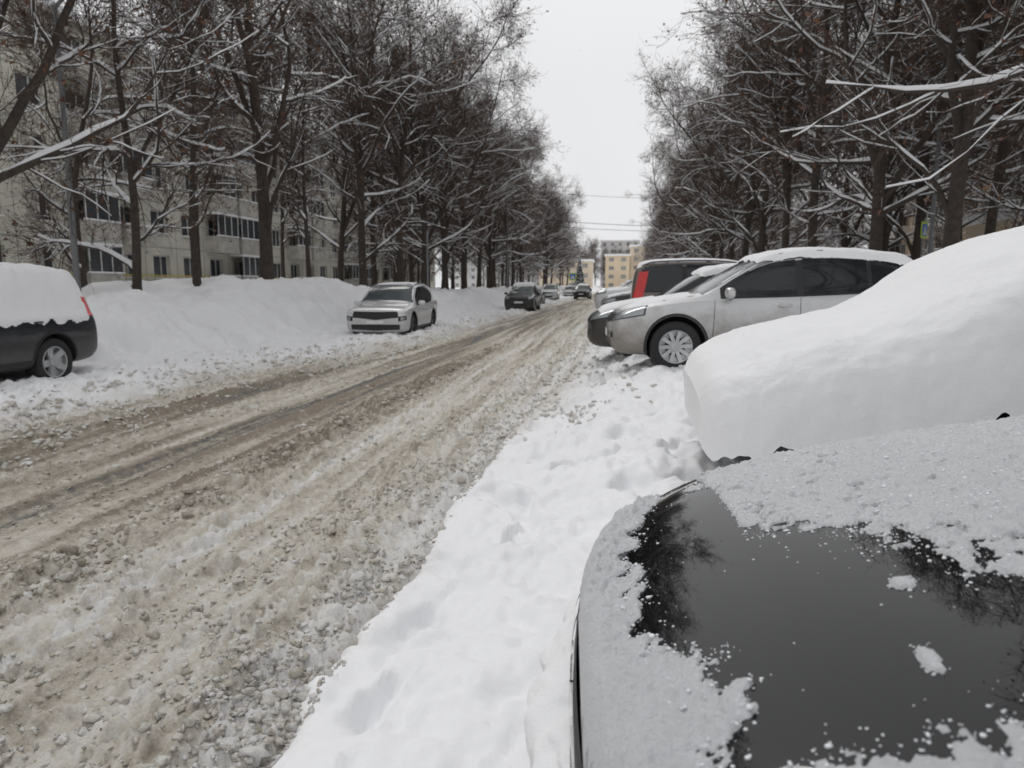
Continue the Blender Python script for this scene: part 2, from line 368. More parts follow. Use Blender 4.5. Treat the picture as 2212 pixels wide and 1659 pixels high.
near=[(-12.3,24,0,1.05),(-12.2,33.5,1,1.05),(-13.2,21.2,4,.95),(-13.0,13.4,3,.95),(-12.4,9.2,0,.95),(-12.8,17.7,5,1.15),(-13,29,4,.9),(-11.6,37.5,2,1),
 (-11.6,42,3,1),(-11.4,46.5,0,.98),(-11.2,51.5,2,1),(-11.2,57,1,1),(-11.2,63,3,.95),(-17,21,5,1.1),(-17,27.5,4,1.0),(-16.5,34,4,.95),(-16,40,1,.95),(-16,46,2,1),(-16.5,52,3,1),(-18,15,5,1),(-17,58,0,1),
 (8.9,21.6,0,1.0),(8.6,26.8,3,1.02),(7.9,32,2,1),(7.9,37,1,1),(7.7,42.5,0,1),(7.6,48,3,1),(7.6,53,2,1),(7.6,58,1,1),(7.6,63.5,0,1),
 (8.4,12.6,3,1.0),(10.2,16.5,1,1.0),(9.6,7.2,0,1),(9.5,1.0,2,1),(13,24,2,1),(13.5,29.5,1,1),(13,35,0,1),(13.5,41,3,1),(13.5,47,3,1),(13.5,55,2,1),(14.5,19.5,4,1.1),(18,29,2,1),(19,37,0,1),(19,45,1,1),(19,54,2,1),(24,36,3,1),(25,46,2,1),(20,23,1,1.0),(25,29,0,1)]
for x,y,v,s in near: tree(x,y,v,s,rt.uniform(0,6.28))
col=bpy.data.collections.new("distant_trees")
for y in range(69,190,6):
    for x0 in (-11.6,-17,8.0,14.0):
        if (x0<0 and y>150): continue
        if rt.random()<.95: tree(x0+rt.uniform(-1,1),y+rt.uniform(-1.5,1.5),rt.choice([0,1,2,3]),rt.uniform(.8,1.05) if y<130 else rt.uniform(.6,.8),rt.uniform(0,6.28),"tree_in_row",col)
for k in range(22):
    tree(rt.uniform(20,60),rt.uniform(60,200),rt.choice([0,1,2,3]),rt.uniform(.8,1.1),rt.uniform(0,6.28),"tree_in_row",col)
for k in range(30):
    tree(rt.uniform(-60,60),rt.uniform(275,330),rt.choice([0,1,2,3]),rt.uniform(.9,1.3),rt.uniform(0,6.28),"tree_in_row",col)
for k in range(8):
    tree(rt.uniform(-25,-20),rt.uniform(60,110),rt.choice([1,2,4]),rt.uniform(.7,.95),rt.uniform(0,6.28),"tree_in_row",col)
e=bpy.data.objects.new("distant_tree_row",None); e.instance_type='COLLECTION'; e.instance_collection=col; scene.collection.objects.link(e)
# ---------------------------------------------------------------- buildings
M_panel=simple("panel_wall",(.58,.56,.49),.9,vary=.14,scale=.6,bmp=.2,bscale=8)
M_wallB=simple("beige_wall",(.46,.36,.27),.9,vary=.1,scale=.5)
M_wallY=simple("hazed_yellow_wall",(.66,.56,.43),.9,vary=.08,scale=.3)  # wall colour lightened to stand in for distance haze
M_wallO=simple("hazed_ochre_wall",(.66,.54,.39),.9,vary=.08,scale=.3)  # ochre made paler, with distance haze put into the colour
M_wallG=simple("pale_wall",(.66,.65,.64),.9,vary=.08,scale=.3)
M_win=simple("window_glass",(.05,.058,.065),.12,0,.4,.5)
M_winf=simple("hazed_distant_window",(.26,.25,.24),.3,0,.4,.5)  # glass tone raised: far haze is put into the colour
M_frame=simple("window_frame",(.6,.6,.58),.6)
M_balc=simple("balcony_panel",(.46,.44,.40),.85,vary=.25,scale=1.5)
M_yel=simple("yellow_pipe",(.55,.42,.12),.6)
M_steel=simple("galvanised_steel",(.20,.205,.21),.6,.3)
def block(name,x_face,sgn,y0,y1,nst,bay,wall,depth=12,sh=2.85,base=1.0,balc=True,zb=0):
    p=bpy.data.objects.new(name,None); scene.collection.objects.link(p)
    S=lambda a,b:(min(x_face+sgn*a,x_face+sgn*b),max(x_face+sgn*a,x_face+sgn*b))
    H=base+nst*sh
    w=Boxes(); 
    xb=S(-depth,-.35); w.box((xb[0],y0,zb),(xb[1],y1,zb+H),0)
    nb=int((y1-y0)/bay); 
    xw=S(-.35,0)
    w.box((xw[0],y0,zb),(xw[1],y1,zb+base+.85))
    g=Boxes(); b=Boxes(); sn=Boxes(); jt=Boxes(); r=random.Random(4)
    for s in range(nst):
        z0=zb+base+s*sh
        w.box((xw[0],y0,z0+2.3),(xw[1],y1,z0+sh+.85 if s<nst-1 else z0+sh))
        for k in range(nb+1):
            yc=y0+k*bay; a=max(y0,yc-.75); c=min(y1,yc+.75)
            w.box((xw[0],a,z0+.85),(xw[1],c,z0+2.3))
        xg=S(-.30,-.25); g.box((xg[0],y0+.1,z0+.86),(xg[1],y1-.1,z0+2.29),0)
        xj=S(.001,.006); jt.box((xj[0],y0,z0-.02),(xj[1],y1,z0+.02))
        xf=S(-.25,-.19)
        for k in range(nb):
            a=y0+k*bay+.75; c=y0+(k+1)*bay-.75
            g.box((xf[0],a,z0+.86),(xf[1],a+.07,z0+2.29),1); g.box((xf[0],c-.07,z0+.86),(xf[1],c,z0+2.29),1)
            g.box((xf[0],a+.07,z0+.86),(xf[1],c-.07,z0+.93),1); g.box((xf[0],a+.07,z0+2.22),(xf[1],c-.07,z0+2.29),1)
            m=a+(c-a)*.6; g.box((xf[0],m-.03,z0+.93),(xf[1],m+.03,z0+2.22),1)
            if r.random()<.3: 
                xc=S(-.245,-.235); g.box((xc[0],a+.08,z0+.94),(xc[1],m-.04,z0+2.2),2)
            xs_=S(.0,.10); w.box((xs_[0],a-.05,z0+.80),(xs_[1],c+.05,z0+.845)); sn.box((xs_[0],a-.05,z0+.846),(xs_[1],c+.05,z0+.90))
            if balc and k%4 in (1,2) and not(s==0 and k%8==2):
                c0=y0+k*bay+.25; c1=c0+bay-.5
                xa=S(0.008,1.05); b.box((xa[0],c0,z0-.1),(xa[1],c1,z0+.04),0)
                xp=S(.98,1.04); b.box((xp[0],c0,z0+.041),(xp[1],c1,z0+1.05),1)
                xq=S(.008,.979); b.box((xq[0],c0,z0+.041),(xq[1],c0+.05,z0+1.05),1); b.box((xq[0],c1-.05,z0+.041),(xq[1],c1,z0+1.05),1)
                xr_=S(.93,1.10); sn.box((xr_[0],c0-.02,z0+1.051),(xr_[1],c1+.02,z0+1.14))
                if r.random()<.45:
                    xz=S(.99,1.03); b.box((xz[0],c0,z0+1.15),(xz[1],c1,z0+2.5),2)
                    for q in range(4):
                        yy=c0+(c1-c0-.06)*q/3; xz2=S(1.031,1.07); b.box((xz2[0],yy,z0+1.15),(xz2[1],yy+.06,z0+2.5),3)
                    b.box((xa[0],c0,z0+2.51),(xa[1],c1,z0+2.56),0); sn.box((xa[0],c0,z0+2.561),(xa[1],c1,z0+2.72))
    for k in range(nb+1):
        xj=S(.0015,.005)
        yv=y0+k*bay; jt.box((xj[0],yv-.02,zb+base),(xj[1],yv+.02,zb+H-.01))
    w.obj("walls",[wall],p); g.obj("windows",[M_win,M_frame,M_balc],p); jt.obj("panel_joints",[M_steel],p)
    if balc: b.obj("balconies",[M_balc,M_balc,M_win,M_frame],p)
    xr2=S(-depth-.3,.45); rf=Boxes(); rf.box((xr2[0],y0-.3,zb+H+.003),(xr2[1],y1+.3,zb+H+.22)); rf.obj("roof_slab",[M_balc],p)
    sn.box((xr2[0]+.05,y0-.25,zb+H+.221),(xr2[1]-.05,y1+.25,zb+H+.6)); sn.obj("roof_snow",[M_snow],p)
    return p
b1=block("apartment_building",-29,1,6,112,5,3.2,M_panel,sh=2.8,base=1.2)
tube_obj("gas_pipe",[(-28.8,8,2.2),(-28.8,60,2.2),(-28.8,110,2.2)],.05,M_yel,b1)
block("apartment_building",31,-1,44,96,5,3.2,M_wallB,sh=3.0,base=1.0)
def frontblock(name,x0,x1,y,H,wall,nst,bay=3.2,depth=12):
    p=bpy.data.objects.new(name,None); scene.collection.objects.link(p)
    w=Boxes(); w.box((x0,y,0),(x1,y+depth,H)); g=Boxes(); sh=H/nst
    n=int((x1-x0)/bay)
    for s in range(nst):
        for k in range(n):
            a=x0+(k+.30)*(x1-x0)/n; c=x0+(k+.70)*(x1-x0)/n
            g.box((a,y-.05,s*sh+sh*.35),(c,y-.003,s*sh+sh*.78),0)
            g.box((a-.08,y-.09,s*sh+sh*.29),(c+.08,y-.052,s*sh+sh*.345),1)
    w.obj("walls",[wall],p); g.obj("windows",[M_winf,M_frame],p)
    s=Boxes(); s.box((x0-.4,y-.4,H+.003),(x1+.4,y+depth+.4,H+.6)); s.obj("roof_snow",[M_snow],p)
    return p
frontblock("yellow_apartment_building",-5.5,3.0,262,12,M_wallO,4)
frontblock("yellow_apartment_building",3.3,16,268,15.5,M_wallY,5)
frontblock("pale_apartment_building",-9,8,330,21,M_wallG,7)
frontblock("yellow_apartment_building",-24,-8.5,215,8.6,M_wallY,3)
frontblock("pale_apartment_building",-70,-32,300,22,M_wallG,7)
frontblock("pale_apartment_building",18,50,310,24,M_wallG,8)
frontblock("low_building",21,33,37,5.2,M_wallY,1)
# ---------------------------------------------------------------- street furniture
def lamp(x,y,H=8,s=1):
    p=bpy.data.objects.new("street_lamp",None); scene.collection.objects.link(p); z=float(G(np.array(x,float),np.array(y,float)))
    tube_obj("pole",[(x,y,z-.3),(x,y,z+H*.5),(x,y,z+H)],[.09,.07,.05],M_steel,p,10)
    tube_obj("arm",[(x,y,z+H-.05),(x+s*.5,y,z+H+.35),(x+s*1.6,y,z+H+.45)],[.05,.04,.035],M_steel,p,8)
    b=Boxes(); b.box((min(x+s*1.5,x+s*2.2),y-.14,z+H+.38),(max(x+s*1.5,x+s*2.2),y+.14,z+H+.52)); b.obj("lamp_head",[M_steel],p)
lamp(-14.2,17.3,7.5); lamp(-10.6,68,8.5); lamp(6.4,60,8.5,-1); lamp(10.9,28,8,-1)
tube_obj("sign_post",[(-8.9,33,0),(-8.9,33,2),(-8.9,33,4.1)],.045,M_steel)
for (a,c,r_) in (((-10.6,60,9.6),(8,62,8.6),.012),((-10.6,75,8.6),(8,77,7.6),.025),((-10.6,75,8.0),(8,77,7.1),.02)):
    pts=[(a[0]+(c[0]-a[0])*t,a[1]+(c[1]-a[1])*t,a[2]+(c[2]-a[2])*t-1.2*t*(1-t)) for t in np.linspace(0,1,14)]
    tube_obj("overhead_wire",pts,r_,M_trim,None,5)
M_blue=simple("sign_blue",(.02,.12,.5),.4); M_lime=simple("sign_lime",(.45,.6,.05),.4); M_white=simple("sign_white",(.8,.8,.8),.4)
def crosswalk(x,y,zc,rot,k=1):
    p=bpy.data.objects.new("crosswalk_sign",None); scene.collection.objects.link(p); z=float(G(np.array(x,float),np.array(y,float)))
    p.location=(x,y,zc); p.rotation_euler=(0,0,rot); p.scale=(k,k,k)
    tube_obj("pole",[(0,0,(z-zc-.2)/k),(0,0,.4)],.04,M_steel,p)
    b=Boxes(); b.box((-.45,-.08,-.45),(.45,-.05,.45),0); b.box((-.33,-.1,-.33),(.33,-.081,.33),1)
    b.obj("panel",[M_lime,M_blue],p)
    mesh_obj("triangle",[(-.27,-.105,-.25),(.27,-.105,-.25),(0,-.105,.27)],[(0,1,2)],[M_white],p,smooth=False)
    F=Boxes(); F.box((-.03,-.112,.02),(.03,-.108,.08)); F.box((-.035,-.112,-.09),(.035,-.108,.015)); F.box((-.08,-.112,-.19),(-.03,-.108,-.095)); F.box((.03,-.112,-.19),(.08,-.108,-.095))
    F.obj("figure",[M_trim],p)
crosswalk(11.7,30.9,3.75,R(50),.7); crosswalk(-6.0,92,2.7,0)
def spruce(x,y,H):
    Vv=[];Ff=[];r=np.random.default_rng(2); M=[]
    for k in range(900):
        t=r.random()**.7; z=H*(1-t)+.3; rad=(t)*H*.22*r.uniform(.7,1.1); a=r.random()*6.28
        c=np.array([math.cos(a),math.sin(a),0]); s=np.array([-math.sin(a),math.cos(a),0])
        b=np.array([0,0,z]); tip=b+c*rad+np.array([0,0,-rad*.35]); n=len(Vv)
        Vv+=[b,tip+s*.22,tip+np.array([0,0,-.15]),tip-s*.22]; Ff.append((n,n+1,n+2,n+3)); M.append(1 if r.random()<.55 else 0)
    p=bpy.data.objects.new("spruce_tree",None); scene.collection.objects.link(p); p.location=(x,y,0)
    mesh_obj("branches",Vv,Ff,[simple("needles",(.05,.065,.055),.9),M_snow],p,M,False)
    tube_obj("trunk",[(0,0,0),(0,0,H*.5),(0,0,H)],[.2,.12,.02],M_bark,p)
spruce(-6.6,118,6.0)
# ---------------------------------------------------------------- cars
class Geo:
    def __init__(s): s.V=[];s.F=[]
    def add(s,V,F):
        n=len(s.V); s.V+=[tuple(map(float,v)) for v in V]; s.F+=[tuple(int(i)+n for i in f) for f in F]
def wheel_geo(r,w,style):
    def lathe(prof,k=40):
        V=[];n=len(prof)
        for i in range(k):
            a=2*math.pi*i/k
            for (rad,y) in prof: V.append((rad*math.cos(a),y,rad*math.sin(a)))
        F=[(i*n+j,i*n+j+1,((i+1)%k)*n+j+1,((i+1)%k)*n+j) for i in range(k) for j in range(n-1)]
        return V,F
    h=w/2; ri=r*.66
    tire=lathe([(ri,-h*.8),(r*.9,-h),(r*.975,-h*.85),(r,-h*.55),(r,h*.55),(r*.975,h*.85),(r*.9,h),(r*.75,h*1.0),(ri,h*.85)])
    rim=lathe([(ri,h*.85),(ri*.97,h*.95),(ri*.92,h*.9),(ri*.9,h*.3),(ri*.6,h*.15)])
    back=lathe([(ri*.9,h*.12),(.001,h*.12)])
    sp=Geo(); ns=10 if style==10 else 5
    for i in range(ns):
        a=2*math.pi*i/ns
        wd0=.022 if ns==10 else .05; wd1=.035 if ns==10 else .065
        pts=[(r*.10,-wd0,h*.55),(ri*.95,-wd1*.8,h*.85),(ri*.95,wd1*.8,h*.85),(r*.10,wd0,h*.55),(r*.10,-wd0,h*.2),(ri*.95,-wd1,h*.5),(ri*.95,wd1,h*.5),(r*.10,wd0,h*.2)]
        V=[(x*math.cos(a)-t*math.sin(a),y,x*math.sin(a)+t*math.cos(a)) for x,t,y in pts]
        sp.add(V,[(0,1,2,3),(4,7,6,5),(0,4,5,1),(1,5,6,2),(2,6,7,3),(3,7,4,0)])
    V,F=lathe([(r*.19,h*.3),(r*.18,h*.7),(r*.001+.001,h*.75)],20); sp.add(V,F)
    return tire,rim,back,(sp.V,sp.F)
_wc={}
def wheel_mesh(r,w,style,rimmat):
    key=(r,w,style,rimmat.name)
    if key in _wc: return _wc[key]
    V=[];F=[];M=[]
    for (v,f),m in zip(wheel_geo(r,w,style),(0,1,2,1)):
        n=len(V); V+=v; F+=[tuple(i+n for i in q) for q in f]; M+=[m]*len(f)
    me=mesh_np("wheel",V,F,[M_rubber,rimmat,M_well],M); me.set_sharp_from_angle(angle=R(35)); _wc[key]=me; return me
class Car:
    def __init__(s,spec,loc,heading,paintm,pitch=0,sub=2,name="parked_car",rim=M_rim,roll=0):
        s.sp=spec; s.L=spec['L']; st=np.array(spec['st'],float); s.st=st
        s.root=bpy.data.objects.new(name,None); scene.collection.objects.link(s.root)
        s.root.location=loc; s.root.rotation_euler=(roll,pitch,heading)
        s.MW=Matrix.Translation(loc)@Matrix.Rotation(heading,4,'Z')@Matrix.Rotation(pitch,4,'Y')@Matrix.Rotation(roll,4,'X')
        V=[]
        for d,zl,zb,zt,w,wt in st:
            x=s.L/2-d; cr=spec.get('crown',.05)*(1 if zt-zb>.3 else .8); ze=max(zt-cr,zb+.01)
            h=[(0,zl),(.6*w,zl),(.93*w,zl+.02),(.985*w,zl+.13*(zb-zl)/.6),(w,zl+.5*(zb-zl)),(.99*w,zb-.14*(zb-zl)),(.955*w,zb),
               (wt+(.93*w-wt)*.88,zb+(ze-zb)*.12),(wt+(.93*w-wt)*.48,zb+(ze-zb)*.55),(wt+(.93*w-wt)*.06,ze-(ze-zb)*.03),(wt*.93,ze+(zt-ze)*.35),(wt*.6,ze+(zt-ze)*.8),(0,zt)]
            V+= [(x,a,b) for a,b in h]+[(x,-a,b) for a,b in h[-2:0:-1]]
        n=24; F=gridfaces(len(st),n,True).tolist()
        for base in (0,(len(st)-1)*n):
            P=[base+i for i in range(13)]; Mi=[base]+[base+24-i for i in range(1,12)]+[base+12]
            F.append((P[0],P[1],Mi[1]))
            for i in range(1,11): F.append((P[i],P[i+1],Mi[i+1],Mi[i]))
            F.append((P[11],P[12],Mi[11]))
        me=bpy.data.meshes.new("body"); me.from_pydata(V,[],F)
        bm=bmesh.new(); bm.from_mesh(me); bmesh.ops.recalc_face_normals(bm,faces=bm.faces); bm.to_mesh(me); bm.free()
        o=bpy.data.objects.new("body",me); scene.collection.objects.link(o)
        m=o.modifiers.new("s",'SUBSURF'); m.levels=sub; m.render_levels=sub
        dg=bpy.context.evaluated_depsgraph_get(); me2=bpy.data.meshes.new_from_object(o.evaluated_get(dg))
        s.bvh=BVHTree.FromPolygons([v.co.copy() for v in me2.vertices],[tuple(p.vertices) for p in me2.polygons])
        o.modifiers.clear(); o.data=me2; me2.materials.append(paintm); me2.materials.append(M_well)
        r=spec['r']; s.wx=[s.L/2-spec['fo'],s.L/2-spec['fo']-spec['wb']]; W=spec['W']/2
        cut=[]
        for wx in s.wx:
            for sg in (1,-1):
                bm=bmesh.new(); bmesh.ops.create_cone(bm,cap_ends=True,segments=48,radius1=r+.05,radius2=r+.05,depth=.5)
                bmesh.ops.rotate(bm,verts=bm.verts,matrix=Matrix.Rotation(R(90),3,'X')); bmesh.ops.translate(bm,verts=bm.verts,vec=(wx,sg*(W+.25-.26),r+.02))
                cm=bpy.data.meshes.new("c"); bm.to_mesh(cm); bm.free(); cm.materials.append(M_well); cm.materials.append(M_well)
                for p in cm.polygons: p.material_index=1
                c=bpy.data.objects.new("c",cm); scene.collection.objects.link(c); cut.append(c)
                b=o.modifiers.new("b",'BOOLEAN'); b.object=c; b.operation='DIFFERENCE'; b.solver='EXACT'
        dg=bpy.context.evaluated_depsgraph_get(); me3=bpy.data.meshes.new_from_object(o.evaluated_get(dg))
        o.modifiers.clear(); o.data=me3
        for c in cut: bpy.data.objects.remove(c,do_unlink=True)
        me3.polygons.foreach_set("use_smooth",np.ones(len(me3.polygons),bool)); me3.set_sharp_from_angle(angle=R(38))
        o.parent=s.root; s.body=o
        tw=spec.get('tw',.22)
        wm=wheel_mesh(r,tw,spec.get('style',5),rim)
        for i,wx in enumerate(s.wx):
            for sg in (1,-1):
                wo=bpy.data.objects.new("wheel_%d"%(i*2+(1 if sg>0 else 2)),wm); link(wo,s.root)
                wo.location=(wx,sg*(W-tw/2-.035),r); wo.rotation_euler=(0,rt.uniform(0,1.2),0 if sg>0 else math.pi)
    def col(s,c,d): return np.interp(d,s.st[:,0],s.st[:,c])
    def cast(s,o,d): return s.bvh.ray_cast(Vector(o),Vector(d).normalized())
    def patch(s,name,grid,mat,off):
        V=[];nr=len(grid);nc=len(grid[0]); ok=[]
        for row in grid:
            for o,d in row:
                h=s.cast(o,d)
                if h[0] is None: V.append((0,0,0)); ok.append(False)
                else:
                    nn=h[1]
                    if nn.dot(Vector(d))>0: nn=-nn
                    V.append(h[0]+nn*off); ok.append(True)
        F=[f for f in gridfaces(nr,nc).tolist() if all(ok[i] for i in f)]
        if not F: return None
        return mesh_obj(name,V,F,[mat],s.root)
    def side(s,name,ds,z0,z1,mat,off,sides=(1,-1),nz=8):
        for sg in sides:
            s.patch(name,[[((s.L/2-d,sg*1.6,a+(b-a)*k/nz),(0,-sg,0)) for k in range(nz+1)] for d,a,b in zip(ds,z0,z1)],mat,off)
    def seam(s,pts,mat=None,w=.007,off=.0015,sides=(1,-1)):
        pts=np.array(pts,float); P=[]
        for i in range(len(pts)-1):
            for t in np.linspace(0,1,8,endpoint=False): P.append(pts[i]*(1-t)+pts[i+1]*t)
        P.append(pts[-1]); P=np.array(P); T_=np.gradient(P,axis=0); T_/=np.linalg.norm(T_,axis=1,keepdims=True); Nn=np.stack([-T_[:,1],T_[:,0]],1)
        for sg in sides:
            s.patch("panel_gap",[[((s.L/2-(p[0]+k*w*n[0]),sg*1.6,p[1]+k*w*n[1]),(0,-sg,0)) for k in (-.5,.5)] for p,n in zip(P,Nn)],mat or M_seam,off)
    def top(s,name,d0,d1,y0,y1,mat,off,n=16,m=16,taper=0):
        s.patch(name,[[((s.L/2-(d0+(d1-d0)*i/n),(y0+(y1-y0)*j/m)*(1-taper*i/n),3),(0,0,-1)) for j in range(m+1)] for i in range(n+1)],mat,off)
    def ang(s,name,end,a0,a1,zt0,zt1,zb0,zb1,mat,off,n=14,m=6,both=True):
        cx=end*(s.L/2-.9)
        for sg in ((1,-1) if both else (1,)):
            g=[]
            for i in range(n+1):
                t=i/n; a=R(a0+(a1-a0)*t); dx,dy=math.cos(a)*end,math.sin(a)*sg; zt=zt0+(zt1-zt0)*t; zb=zb0+(zb1-zb0)*t
                g.append([((cx+dx*3,dy*3,zb+(zt-zb)*k/m),(-dx,-dy,0)) for k in range(m+1)])
            s.patch(name,g,mat,off)
    def details(s,kind='suv',tail=M_red,glass=M_glass):
        sp=s.sp; r=sp['r']; cr=sp.get('crown',.05)
        wins=sp['wins']; zf=.055
        for (a,b) in wins:
            ds=np.linspace(a,b,12); zb=s.col(2,ds)+.035; zt=s.col(3,ds)-cr-zf
            zt=np.maximum(zt,zb+.012)
            if 'wtaper' in sp and b>=wins[-1][1]-1e-6: 
                t=sst(b-sp['wtaper'],b,ds); zb=zb+(zt-zb)*.75*t
            s.side("side_window",ds,zb,zt,glass,.004)
        a,b=wins[0][0]-.06,wins[-1][1]+.05
        ds=np.linspace(a,b,30); zb=s.col(2,ds)+.012; zt=np.maximum(s.col(3,ds)-cr-.03,zb+.01)
        if 'wtaper' in sp:
            t=sst(b-sp['wtaper'],b,ds); zb=zb+(zt-zb)*.75*t
        s.side("window_trim",ds,zb,zt,M_trim,.0015)
        a,b=sp['ws']; w0=float(s.col(5,a))
        s.top("windscreen",a,b,-w0*.98,w0*.98,M_glass2,.004,taper=1-float(s.col(5,b))/w0*.97)
        if 'rw' in sp:
            a,b=sp['rw']; s.top("rear_window",a,b,-float(s.col(5,a))*.86,float(s.col(5,a))*.86,glass,.004)
        zlo=.36
        for d in sp['doors']:
            s.seam([(d,float(s.col(2,d))),(d-.01,.7),(d-.03,zlo)])
        s.seam([(sp['doors'][0],zlo),(sp['doors'][-1]-.25,zlo)])
        if kind=='suv':
            ds=np.linspace(sp['fo']+r+.05,sp['fo']+sp['wb']-r-.05,14)
            s.side("sill_cladding",ds,s.col(1,ds)+.03,s.col(1,ds)+.16,M_trim,.006)
            for wx in s.wx:
                for sg in (1,-1):
                    s.patch("arch_cladding",[[((wx+q*math.cos(a),sg*1.6,r+.02+q*math.sin(a)),(0,-sg,0)) for q in (r+.052,r+.07,r+.085)] for a in np.linspace(R(-18),R(198),30)],M_trim,.008)
        for d in sp.get('handles',[]):
            z=float(s.col(2,d))-.10
            for sg in (1,-1):
                h=s.cast((s.L/2-d,sg*1.6,z),(0,-sg,0))
                if h[0] is None: continue
                c=h[0]; pts=[(c.x+.09,c.y,c.z),(c.x+.07,c.y+sg*.03,c.z),(c.x-.07,c.y+sg*.03,c.z+.003),(c.x-.09,c.y,c.z+.003)]
                tube_obj("door_handle",pts,[.01,.014,.014,.01],s.body.data.materials[0],s.root,8)
        d=sp['ws'][0]+.38
        if not sp.get('nomirror'):
          for sg in (1,-1):
            z=float(s.col(2,d))+.09; w=float(s.col(4,d))*.95
            V0,F0=ico(3); V=np.sign(V0)*np.abs(V0)**.75
            V=V*np.array([.065,.115,.075])+np.array([s.L/2-d+.05,sg*(w+.13),z])
            mesh_obj("wing_mirror",V,F0,[s.body.data.materials[0]],s.root)
            tube_obj("mirror_stalk",[(s.L/2-d,sg*(w-.03),z-.07),(s.L/2-d+.03,sg*(w+.08),z-.04)],.022,M_trim,s.root)
        zb=sp['front']
        if sp.get('wide_grille'):
            s.ang("grille",1,0,38,zb+.05,zb+.06,zb-.19,zb-.12,M_trim,.006,n=22)
            for k in range(4): s.ang("grille_bar",1,0,34,zb+.03-.05*k,zb+.03-.045*k,zb+.022-.05*k,zb+.022-.045*k,M_rimd,.014,m=2)
            s.ang("daytime_lamp",1,39,56,zb+.05,zb+.09,zb+.02,zb+.07,M_drl,.012)
            s.ang("headlamp",1,38,50,zb-.09,zb-.06,zb-.23,zb-.18,M_trim,.006)
            s.ang("headlamp_lens",1,41,47,zb-.11,zb-.095,zb-.20,zb-.17,M_lamp,.012)
        else:
            s.ang("headlamp",1,sp['hl'][0],sp['hl'][1],zb+.055,zb+.14,zb-.07,zb+.03,M_lamp,.006)
            s.ang("headlamp_bezel",1,sp['hl'][0]-1.5,sp['hl'][1]+1.2,zb+.068,zb+.152,zb-.085,zb+.018,M_trim,.003)
            s.ang("grille",1,0,sp['hl'][0]-3,zb+.03,zb+.03,zb-.12,zb-.07,M_trim,.005)
            for k in range(3): s.ang("grille_bar",1,0,sp['hl'][0]-4,zb+.005-.04*k,zb+.005-.035*k,zb-.002-.04*k,zb-.002-.035*k,M_chrome if k==0 else M_seam,.012,m=2)
            s.ang("fog_lamp",1,31,38,zb-.22,zb-.22,zb-.30,zb-.30,M_trim,.006,n=5,m=4)
        s.ang("lower_grille",1,0,40 if sp.get('wide_grille') else 30,zb-.32,zb-.32,zb-.50,zb-.47,M_trim,.005)
        s.ang("number_plate",1,0,16.5,zb-.2,zb-.2,zb-.305,zb-.305,M_plate,.022,n=5,m=2)
        if 'tl' in sp:
            a0,a1,z0,z1=sp['tl']; s.ang("tail_lamp",-1,a0,a1,z1,z1+.02,z0,z0+.03,tail,.008)
        s.ang("rear_plate",-1,0,16,.72,.72,.61,.61,M_plate,.02,n=5,m=2)
        s.ang("rear_bumper_trim",-1,0,52,.42,.42,.30,.30,M_trim,.006)
        if sp.get('rails'):
            a,b=sp['rails']
            for sg in (1,-1):
                ds=np.linspace(a,b,12); pts=[]
                for i,d in enumerate(ds):
                    y=float(s.col(5,d))*.93; h=s.cast((s.L/2-d,sg*y,3),(0,0,-1)); lift=0 if i in (0,11) else .035
                    pts.append((s.L/2-d,sg*y,h[0].z+lift))
                tube_obj("roof_rail",pts,.014,M_trim,s.root)
    def snow(s,name,d0,d1,yh,thick,seed=0,patchy=0.,res=.03,mat=None,func=None,expo=.5,edge=.07):
        nx=int((d1-d0)/res)+1; ny=int(2*yh/res)+1
        D=np.linspace(d0,d1,nx); Yy=np.linspace(-yh,yh,ny); Zb=np.full((nx,ny),np.nan); NN=np.zeros((nx,ny,3))
        for i,d in enumerate(D):
            for j,y in enumerate(Yy):
                h=s.cast((s.L/2-d,y,3),(0,0,-1))
                if h[0] is not None: Zb[i,j]=h[0].z; NN[i,j]=h[1][:]
        DD,YY=np.meshgrid(D,Yy,indexing='ij')
        if func is None:
            ed=np.minimum(np.minimum(DD-d0,d1-DD),np.minimum(YY+yh,yh-YY))
            m=ed/edge+.4*fbm(DD*4,YY*4,3,seed)-patchy*(.8+1.5*fbm(DD*2.3,YY*2.3,4,seed+9))
            T_=thick*np.clip(m,0,1)**expo*(1+.25*fbm(DD*2.5,YY*2.5,3,seed+5))
        else: m,T_=func(s,DD,YY)
        T_=np.where(NN[...,2]<.25,0,T_); good=(m>-.0)&~np.isnan(Zb)
        Zb=np.where(np.isnan(Zb),0,Zb)
        V=np.stack([s.L/2-DD,YY,Zb+np.where(m>0,T_,0)+.002-.006*(m<=0)],-1).reshape(-1,3)
        F=gridfaces(nx,ny); g=good.ravel(); allok=~((Zb.ravel()[F]==0).any(1)); F=F[g[F].any(1)&allok]
        return mesh_obj(name,V,F[:,::-1],[mat or M_snowcar],s.root)
